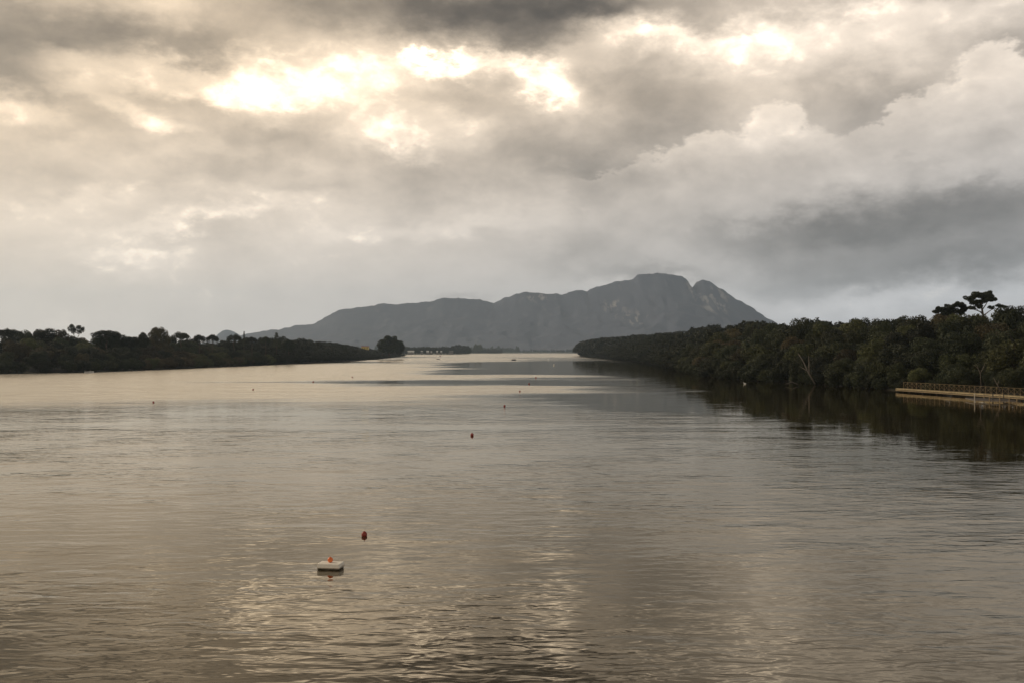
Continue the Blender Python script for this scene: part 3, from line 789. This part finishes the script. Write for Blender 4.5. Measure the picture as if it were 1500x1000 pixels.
strip('far_point', 'low land under the white boat sheds', [P2(540, 2330), P2(640, 2350), P2(686, 2400), P2(689, 2500), P2(670, 2900), P2(560, 2900), P2(400, 2600)])
strip('far_point', 'farthest low grassy point on the left', [P2(688, 3600), P2(725, 3650), P2(737, 3750), P2(730, 4000), P2(640, 4200), P2(560, 3900)])

# ------------------------------------------------------------------ far buildings
def shed(px, py, wpx, hpx, Y, label, wall, roofm, depth=8, windows=3, name='boat_shed', group=None, zf=None):
    x = (px - 750) / F * Y; W = wpx * Y / F; H = hpx * Y / F; z = wtop(py + hpx, Y) if zf is None else zf
    o = empty(name, (x, Y, z))
    MB().box((0, 0, H * .36), (W, depth, H * .72 )).build('wall', wall, o)
    m2 = MB(); hw = W / 2 + .4; hd = depth / 2 + .4; e = H * .722
    m2.v = [(-hw, -hd, e), (hw, -hd, e), (hw, hd, e), (-hw, hd, e), (-hw * .97, 0, H), (hw * .97, 0, H)]
    m2.f = [(0, 1, 5, 4), (2, 3, 4, 5), (0, 4, 3), (1, 2, 5), (0, 3, 2, 1)]
    m2.build('roof', roofm, o)
    for k in range(windows):
        xx = (k + .5) / windows * W - W / 2
        MB().box((xx, -depth / 2 - .02, H * .34), (W / windows * .35, .1, H * .34)).build('window', M_GLASS, o)
    # footing down to the land
    MB().box((0, 0, -z / 2 - .3 if z > 0 else -.3), (W * .96, depth * .96, max(.4, z + .2))).build('footing', M_GREYROOF, o)
    tag(o, label, 'building', group)
shed(602, 513.2, 9, 2.5, 2365, 'longest white boat shed, leftmost of the far row', M_WHITE, M_WHITE, 12, 4)
shed(618, 513.6, 3, 2.0, 2375, 'small greyish white shed right of the longest far shed', M_GREYROOF, M_WHITE, 8, 2)
shed(626.5, 513.2, 3.5, 2.6, 2370, 'tallest white shed in the middle of the far row', M_WHITE, M_WHITE, 8, 2)
shed(631.8, 513.6, 2, 2.0, 2370, 'small white shed just right of the tallest far shed', M_WHITE, M_GREYROOF, 7, 1)
shed(640.3, 513.4, 2, 2.3, 2372, 'narrow white shed fourth along the far row', M_WHITE, M_WHITE, 7, 1)
shed(646.3, 513.6, 2, 2.0, 2378, 'narrow white shed with a clear gap on its right in the far row', M_WHITE, M_WHITE, 7, 1)
shed(661, 513.8, 6, 1.6, 2385, 'dull grey shed at the right end of the far row', M_GREYROOF, M_GREYROOF, 8, 3)
shed(535, 506.5, 10, 5.5, 1350, 'yellow house with a red brown roof among the trees of the left point', M_YELLOW, M_ROOF, 8, 3, 'yellow_house')

# ------------------------------------------------------------------ boardwalk on the right shore
def boardwalk():
    A = Vector((75.5, 201.5, 0)); B = Vector((82.9, 162.0, 0)); Cc = Vector((88, 128, 0))
    root = empty('boardwalk', (A.x, A.y, 0)); inv = -Vector((A.x, A.y, 0))
    tag(root, 'yellowish wooden boardwalk with crossed railing along the right shore', 'boardwalk')
    ZD = .72; WID = 1.7
    pts = []
    for (p, q) in ((A, B), (B, Cc)):
        L = (q - p).length; n = int(L / 1.45)
        for k in range(n): pts.append(p.lerp(q, k / n))
    pts.append(Cc)
    dk = MB(); fa = MB(); jo = MB(); pl = None
    def side(i):
        a = pts[max(i - 1, 0)]; b = pts[min(i + 1, len(pts) - 1)]; d = (b - a).normalized()
        return d, Vector((-d.y, d.x, 0))          # left-hand normal points to land (+x) since path runs toward the viewer
    # planks
    total = MB()
    s_acc = 0
    plank_mb = MB().box((0, 0, 0), (WID, .135, .035))
    plank_me = mesh_from('plank', plank_mb.v, plank_mb.f, [M_DECK])
    cnt = 0; rest = MB()
    for i in range(len(pts) - 1):
        p, q = pts[i], pts[i + 1]; d = (q - p).normalized(); nrm = Vector((-d.y, d.x, 0)); L = (q - p).length
        k = 0; npl = int(L / .15)
        for k in range(npl):
            c = p + d * (k + .5) * L / npl + nrm * WID / 2
            zz = ZD + .0175 + rnd.uniform(-.006, .006)
            if cnt < 280:
                o = link('plank', plank_me, root, c + inv + Vector((0, 0, zz))); o.rotation_euler = (0, 0, math.atan2(nrm.y, nrm.x) + rnd.uniform(-.01, .01)); cnt += 1
            else:
                rest.box(c + inv + Vector((0, 0, zz)), (WID, .135, .035), math.atan2(nrm.y, nrm.x))
    o = rest.build('planking', M_DECK, root); o['kind'] = 'stuff'
    for i in range(len(pts) - 1):
        p, q = pts[i] + inv, pts[i + 1] + inv; d, nrm = side(i)
        up = Vector((0, 0, 1))
        if i % 3 == 0:
            q3 = pts[min(i + 3, len(pts) - 1)] + inv
            MB().beam(p - nrm * .04 + up * (ZD - .09), q3 - nrm * .04 + up * (ZD - .09), .07, .2).build('edge_beam', M_DECK, root)
            MB().beam(p - nrm * .02 + up * (ZD - .36), q3 - nrm * .02 + up * (ZD - .36), .09, .14).build('lower_beam', M_RAIL, root)
            for sgn in (0.12, WID - .12):
                m2 = MB().tube([p + nrm * sgn + up * -1.6, p + nrm * sgn + up * (ZD - .02)], [.09, .09], 8); m2.build('pile', M_PILE, root)
        # railing on the land side
        P0_ = p + nrm * (WID - .05); P1_ = q + nrm * (WID - .05)
        m2 = MB().tube([P0_ + up * (ZD - .2), P0_ + up * (ZD + 1.22)], [.04, .032], 6); m2.build('post', M_RAIL, root)
        MB().beam(P0_ + up * (ZD + 1.2), P1_ + up * (ZD + 1.2), .05, .04).build('handrail', M_RAIL, root)
        m2 = MB(); m2.tube([P0_ + up * (ZD + .1), P1_ + up * (ZD + 1.12)], [.018, .018], 5); m2.build('cross_brace', M_RAIL, root)
        m2 = MB(); m2.tube([P1_ + up * (ZD + .1), P0_ + up * (ZD + 1.12)], [.018, .018], 5); m2.build('cross_brace', M_RAIL, root)
    # landing stage in front of it
    def W_(px, z, Y): return Vector(((px - 750) / F * Y, Y, z))
    a = W_(1427, .3, 161.5); b = W_(1489, .3, 157.5)
    lr = empty('landing_stage', (a.x, a.y, 0)); iv = -Vector((a.x, a.y, 0))
    tag(lr, 'small low wooden landing stage with a pale corner post before the boardwalk', 'landing stage')
    c = b + Vector((1.3, 6.5, 0)); d_ = a + Vector((1.5, 6.5, 0))
    for (p, q) in ((a, b), (b, c), (a, d_)):
        MB().beam(p + iv, q + iv, .12, .16).build('frame_beam', M_PALEBARK, lr)
    for k in range(12):
        t = (k + .5) / 12
        p = a.lerp(d_, t); q = b.lerp(c, t)
        MB().beam(p + iv + Vector((0, 0, .1)), q + iv + Vector((0, 0, .1)), .42, .035).build('board', M_PILE, lr)
    for (px, Y, h, m_) in ((1427.3, 161.4, 1.35, M_POST), (1449, 160, .9, M_RAIL), (1454, 160, 1.5, M_PILE), (1464, 159, 1.1, M_RAIL), (1478, 158, 1.0, M_RAIL), (1489, 157.5, .8, M_RAIL), (1441, 166, 1.1, M_RAIL), (1470, 164, 1.3, M_PILE)):
        p = W_(px, 0, Y) + iv
        po = MB().tube([p + Vector((0, 0, -1.5)), p + Vector((0, 0, h))], [.085, .08], 8).build('post', m_, lr)
        if m_ is M_POST: po['label'] = 'pale weathered corner post'
    MB().beam(W_(1441, 1.0, 166) + iv, W_(1470, 1.2, 164) + iv, .06, .06).build('rail', M_RAIL, lr)
    MB().beam(W_(1449, .8, 160) + iv, W_(1464, 1.0, 159) + iv, .06, .06).build('rail', M_RAIL, lr)
boardwalk()

# ------------------------------------------------------------------ floats and buoys
def wpt(px, py): Y = CAMH * F / (py - HZ); return Vector(((px - 750) / F * Y, Y, 0))
p = wpt(484, 832)
fl = empty('mooring_float', p + Vector((0, .12, 0)), R(-9))
tag(fl, 'square white foam mooring float on the near water', 'float')
MB().box((0, 0, .125), (.84, .56, .18), bev=.02).build('block', M_FOAMBOX, fl)
MB().box((0, 0, -.04), (.826, .546, .17), bev=.02).build('shade_band', M_FLOATSHADE, fl)  # float base coloured dark to paint in its shade and reflection
MB().tube([(-.42, -.288, .06), (.42, -.288, .06)], [.012, .012], 6).build('rope', M_ROPE, fl)
MB().tube([(.43, -.28, .06), (.43, .1, .08), (.43, .28, .06)], [.012, .012, .012], 6).build('rope', M_ROPE, fl)
b = empty('ball_buoy', p + Vector((-.02, .16, .212))); tag(b, 'orange ball buoy resting on top of the white foam float', 'buoy')
MB().sphere((0, 0, .095), .10, 24, 16).build('ball', M_ORANGE, b, smooth=True)
MB().tube([(0, 0, .18), (0, 0, .205)], [.02, .018], 8).build('eyelet', M_ORANGE, b)
def buoy(px, py, r, label, m_=None):
    m_ = m_ or M_RED
    r *= 1.2; q = wpt(px, py); o = empty('buoy', q); tag(o, label, 'buoy', 'small mooring buoys dotted over the lake')
    MB().sphere((0, 0, r * .55), r, 16, 12, 1.12).build('ball', m_, o, smooth=True)
    MB().tube([(0, 0, r * 1.5), (0, 0, r * 1.78)], [r * .16, r * .14], 8).build('eyelet', m_, o)
buoy(534, 784, .105, 'nearest dark red buoy, just behind the white foam float')
buoy(691.5, 637.5, .13, 'dark red buoy in open water, next one out beyond the nearest')
buoy(739, 595, .13, 'small dark buoy, third along the line running out to the right')
buoy(761.5, 573.5, .14, 'tiny dark buoy on the pale streak, fourth along the line running out')
buoy(775, 562, .15, 'tiny dark buoy above the pale streak, fifth along the line running out')
buoy(785, 553, .17, 'tiniest dark buoy, last along the line running out')
buoy(225, 589.5, .13, 'dark buoy on the far left water, nearest to the left edge')
buoy(371, 571, .15, 'dark buoy on the left water between two others')
buoy(459, 559.5, .17, 'faint dark buoy in front of the left bank, right of the others there')
buoy(516, 552.5, .18, 'faintest dark buoy in front of the end of the left bank')
buoy(645, 521.8, .8, 'dark marker above the small dark boat near the far sheds')
buoy(803, 526.5, .35, 'white float on the far grey water right of the motorboat', M_WHITE)
buoy(811.5, 534.5, .35, 'brighter white float below and right of the other white float', M_WHITE)

# ------------------------------------------------------------------ boats
def hull(L, W, H):
    mb = MB(); n = 12; secs = []
    for i in range(n + 1):
        t = i / n; x = -L / 2 + L * t
        w_ = W / 2 * (1 - max(0, (t - .45) / .55) ** 2.2) * (1 if t < 1 else 0) + .01
        sheer = H * (1 + .35 * t * t)
        secs.append([(x, -w_, sheer), (x, -w_ * .8, H * .25), (x, 0, -.12 + .1 * t * t), (x, w_ * .8, H * .25), (x, w_, sheer), (x, w_ * .86, sheer - .04), (x, 0, H * .3), (x, -w_ * .86, sheer - .04)])
    for s_ in secs: mb.v += s_
    for i in range(n):
        for k in range(8):
            a = i * 8 + k; b_ = i * 8 + (k + 1) % 8
            mb.f.append([a, b_, b_ + 8, a + 8])
    mb.f.append(list(range(8))[::-1]); mb.f.append([n * 8 + k for k in range(8)])
    return mb
def person(loc, rz, label, scale=1.0):
    """seated figure, one continuous skinned body"""
    V = [(0, 0, .0), (0, .02, .28), (0, .03, .48), (0, .03, .58), (0, .02, .70),
         (-.10, 0, 0), (-.12, -.42, .04), (-.12, -.44, -.38), (-.12, -.58, -.42),
         (.10, 0, 0), (.12, -.42, .04), (.12, -.44, -.38), (.12, -.58, -.42),
         (-.19, .02, .46), (-.24, -.06, .22), (-.2, -.28, .14), (.19, .02, .46), (.24, .05, .22), (.22, .18, .1)]
    E = [(0, 1), (1, 2), (2, 3), (3, 4), (0, 5), (5, 6), (6, 7), (7, 8), (0, 9), (9, 10), (10, 11), (11, 12), (2, 13), (13, 14), (14, 15), (2, 16), (16, 17), (17, 18)]
    Rr = [.14, .15, .15, .06, .10, .09, .075, .055, .05, .09, .075, .055, .05, .07, .05, .04, .07, .05, .04]
    me = bpy.data.meshes.new('body'); me.from_pydata(V, E, []); me.update(); me.materials.append(M_CLOTH)
    root = empty('person', loc, rz); root.scale = (scale,) * 3
    o = link('body', me, root)
    sk = o.modifiers.new('skin', 'SKIN')
    for i, v_ in enumerate(o.data.skin_vertices[0].data if o.data.skin_vertices else []):
        v_.radius = (Rr[i], Rr[i])
    if o.data.skin_vertices: o.data.skin_vertices[0].data[0].use_root = True
    o.modifiers.new('sub', 'SUBSURF').render_levels = 1
    MB().sphere((0, .0, .715), .105, 12, 10, 1.15).build('head_skin', M_SKIN, root, smooth=True)
    MB().sphere((0, .025, .745), .112, 12, 10, 1.0).build('hair', M_HULL, root, smooth=True)
    tag(root, label, 'person')
def wake(p, L, W, name, label, sgn=1):
    rs = np.random.RandomState(5); mb = MB()
    for k in range(70):
        t = rs.rand() ** 1.3; x = p.x + sgn * t * L; y = p.y + (rs.rand() - .5) * W * (.5 + t)
        r = .18 + .25 * rs.rand(); a0 = rs.rand() * 6
        n0 = len(mb.v); mb.v.append((x, y, .05 + .05 * rs.rand()))
        for q in range(6):
            a = a0 + q * math.pi / 3; rr = r * (.6 + .6 * rs.rand()); mb.v.append((x + rr * 1.8 * math.cos(a), y + rr * math.sin(a), .006))
        for q in range(6): mb.f.append([n0, n0 + 1 + q, n0 + 1 + (q + 1) % 6])
    o = mb.build(name, M_FOAM); tag(o, label, 'wake', None, 'stuff')
bp = wpt(752.8, 527.2); bp.y = 905; bp.x = (752.8 - 750) / F * 905
bt = empty('motorboat', bp, R(180)); tag(bt, 'small dark motorboat with one person heading left in the middle distance', 'boat')
hull(4.2, 1.5, .75).build('hull', M_HULL, bt, smooth=False)
MB().box((-.2, 0, .34), (.28, 1.1, .05)).build('seat', M_RAIL, bt)
m2 = MB().box((-1.88, 0, .62), (.3, .26, .34), bev=.05); m2.box((-1.88, 0, .2), (.12, .1, .7)); m2.build('outboard_motor', M_HULL, bt)
person(bp + Vector((.25, 0, .5)), R(-90), 'person in dark clothes seated in the small motorboat', 1.3)
wake(bp + Vector((1.9, 0, 0)), 9, 1.6, 'boat_wake', 'white foam trailing to the right behind the motorboat')
bp = Vector(((642 - 750) / F * 1000, 1000, 0))
bt = empty('rowing_boat', bp, R(170)); tag(bt, 'small dark rowing boat near the far sheds at the end of the left bank', 'boat')
hull(3.4, 1.3, .55).build('hull', M_HULL, bt)
MB().box((0, 0, .38), (.25, 1.1, .05)).build('seat', M_RAIL, bt)
MB().beam((0, -.6, .5), (.5, -2.0, .1), .05, .05).build('oar', M_RAIL, bt)
MB().beam((0, .6, .5), (.5, 2.0, .1), .05, .05).build('oar', M_RAIL, bt)
bp = wpt(131, 545.6)
bt = empty('dinghy', bp, R(8)); tag(bt, 'pale little dinghy moored against the dark left shore', 'boat')
hull(3.2, 1.3, .5).build('hull', M_WHITE, bt)
MB().box((-.3, 0, .36), (.25, 1.1, .05)).build('seat', M_RAIL, bt)
MB().box((-1.5, 0, .7), (.28, .24, .5), bev=.05).build('outboard_motor', M_GREYROOF, bt)
MB().box((.3, 0, .72), (.5, .5, .45), bev=.06).build('cover', M_GREYROOF, bt)

# water birds: body, neck and head in one continuous lathe-like skin
def bird(px, py, label, rz):
    q = wpt(px, py); o = empty('water_bird', q, rz); tag(o, label, 'bird')
    mb = MB(); mb.tube([(-.34, 0, .14), (-.22, 0, .13), (0, 0, .12), (.2, 0, .13), (.28, 0, .24), (.30, 0, .4), (.36, 0, .44), (.43, 0, .42)], [.02, .1, .16, .1, .05, .04, .05, .015], 8)
    mb.build('body', M_WHITE, o, smooth=True)
    MB().tube([(.42, 0, .425), (.5, 0, .41)], [.018, .006], 5).build('beak', M_ORANGE, o)
bird(1091, 561.8, 'white water bird on the black water below the middle of the right bank', 2.6)
bird(976, 533.5, 'lone white bird close under the far right bank', 3)

# ------------------------------------------------------------------ haze
hz = MB().box((0, 4600, 280), (18600, 9900, 564)).v
mh, th, ph, oh = mat('haze_air')
th.n.remove(ph)
pv = th.new('ShaderNodeVolumePrincipled')
pv.inputs['Color'].default_value = (0.64, 0.81, 1.0, 1)
pv.inputs['Density'].default_value = 0.000074
pv.inputs['Anisotropy'].default_value = 0.5
th.l.new(pv.outputs[0], oh.inputs['Volume'])
hb = MB().box((0, 4600, 280.0), (18600, 9900, 563.6)).build('haze', mh)
tag(hb, 'pale lake haze filling the air', None, None, 'stuff')
# neighbours that still share a description are told apart by their order along the bank
same = {}
for o in COL.objects:
    if o.parent is None and o.get('category') in ('tree', 'shrub'): same.setdefault(o['label'], []).append(o)
ORD = ['first', 'second', 'third', 'fourth', 'fifth', 'sixth', 'seventh', 'eighth', 'ninth', 'tenth', 'eleventh', 'twelfth']
for lab, L in same.items():
    if len(L) < 2: continue
    L.sort(key=lambda o: o.location.x / max(o.location.y, 1))
    for k, o in enumerate(L):
        pre = ['leftmost', 'rightmost'][k] if len(L) == 2 else ('leftmost' if k == 0 else 'rightmost' if k == len(L) - 1 else 'middle' if len(L) == 3 else ORD[min(k, 11)])
        new = pre + ' ' + lab
        if len(new.split()) <= 16: o['label'] = new
print('trees', NTREE[0])
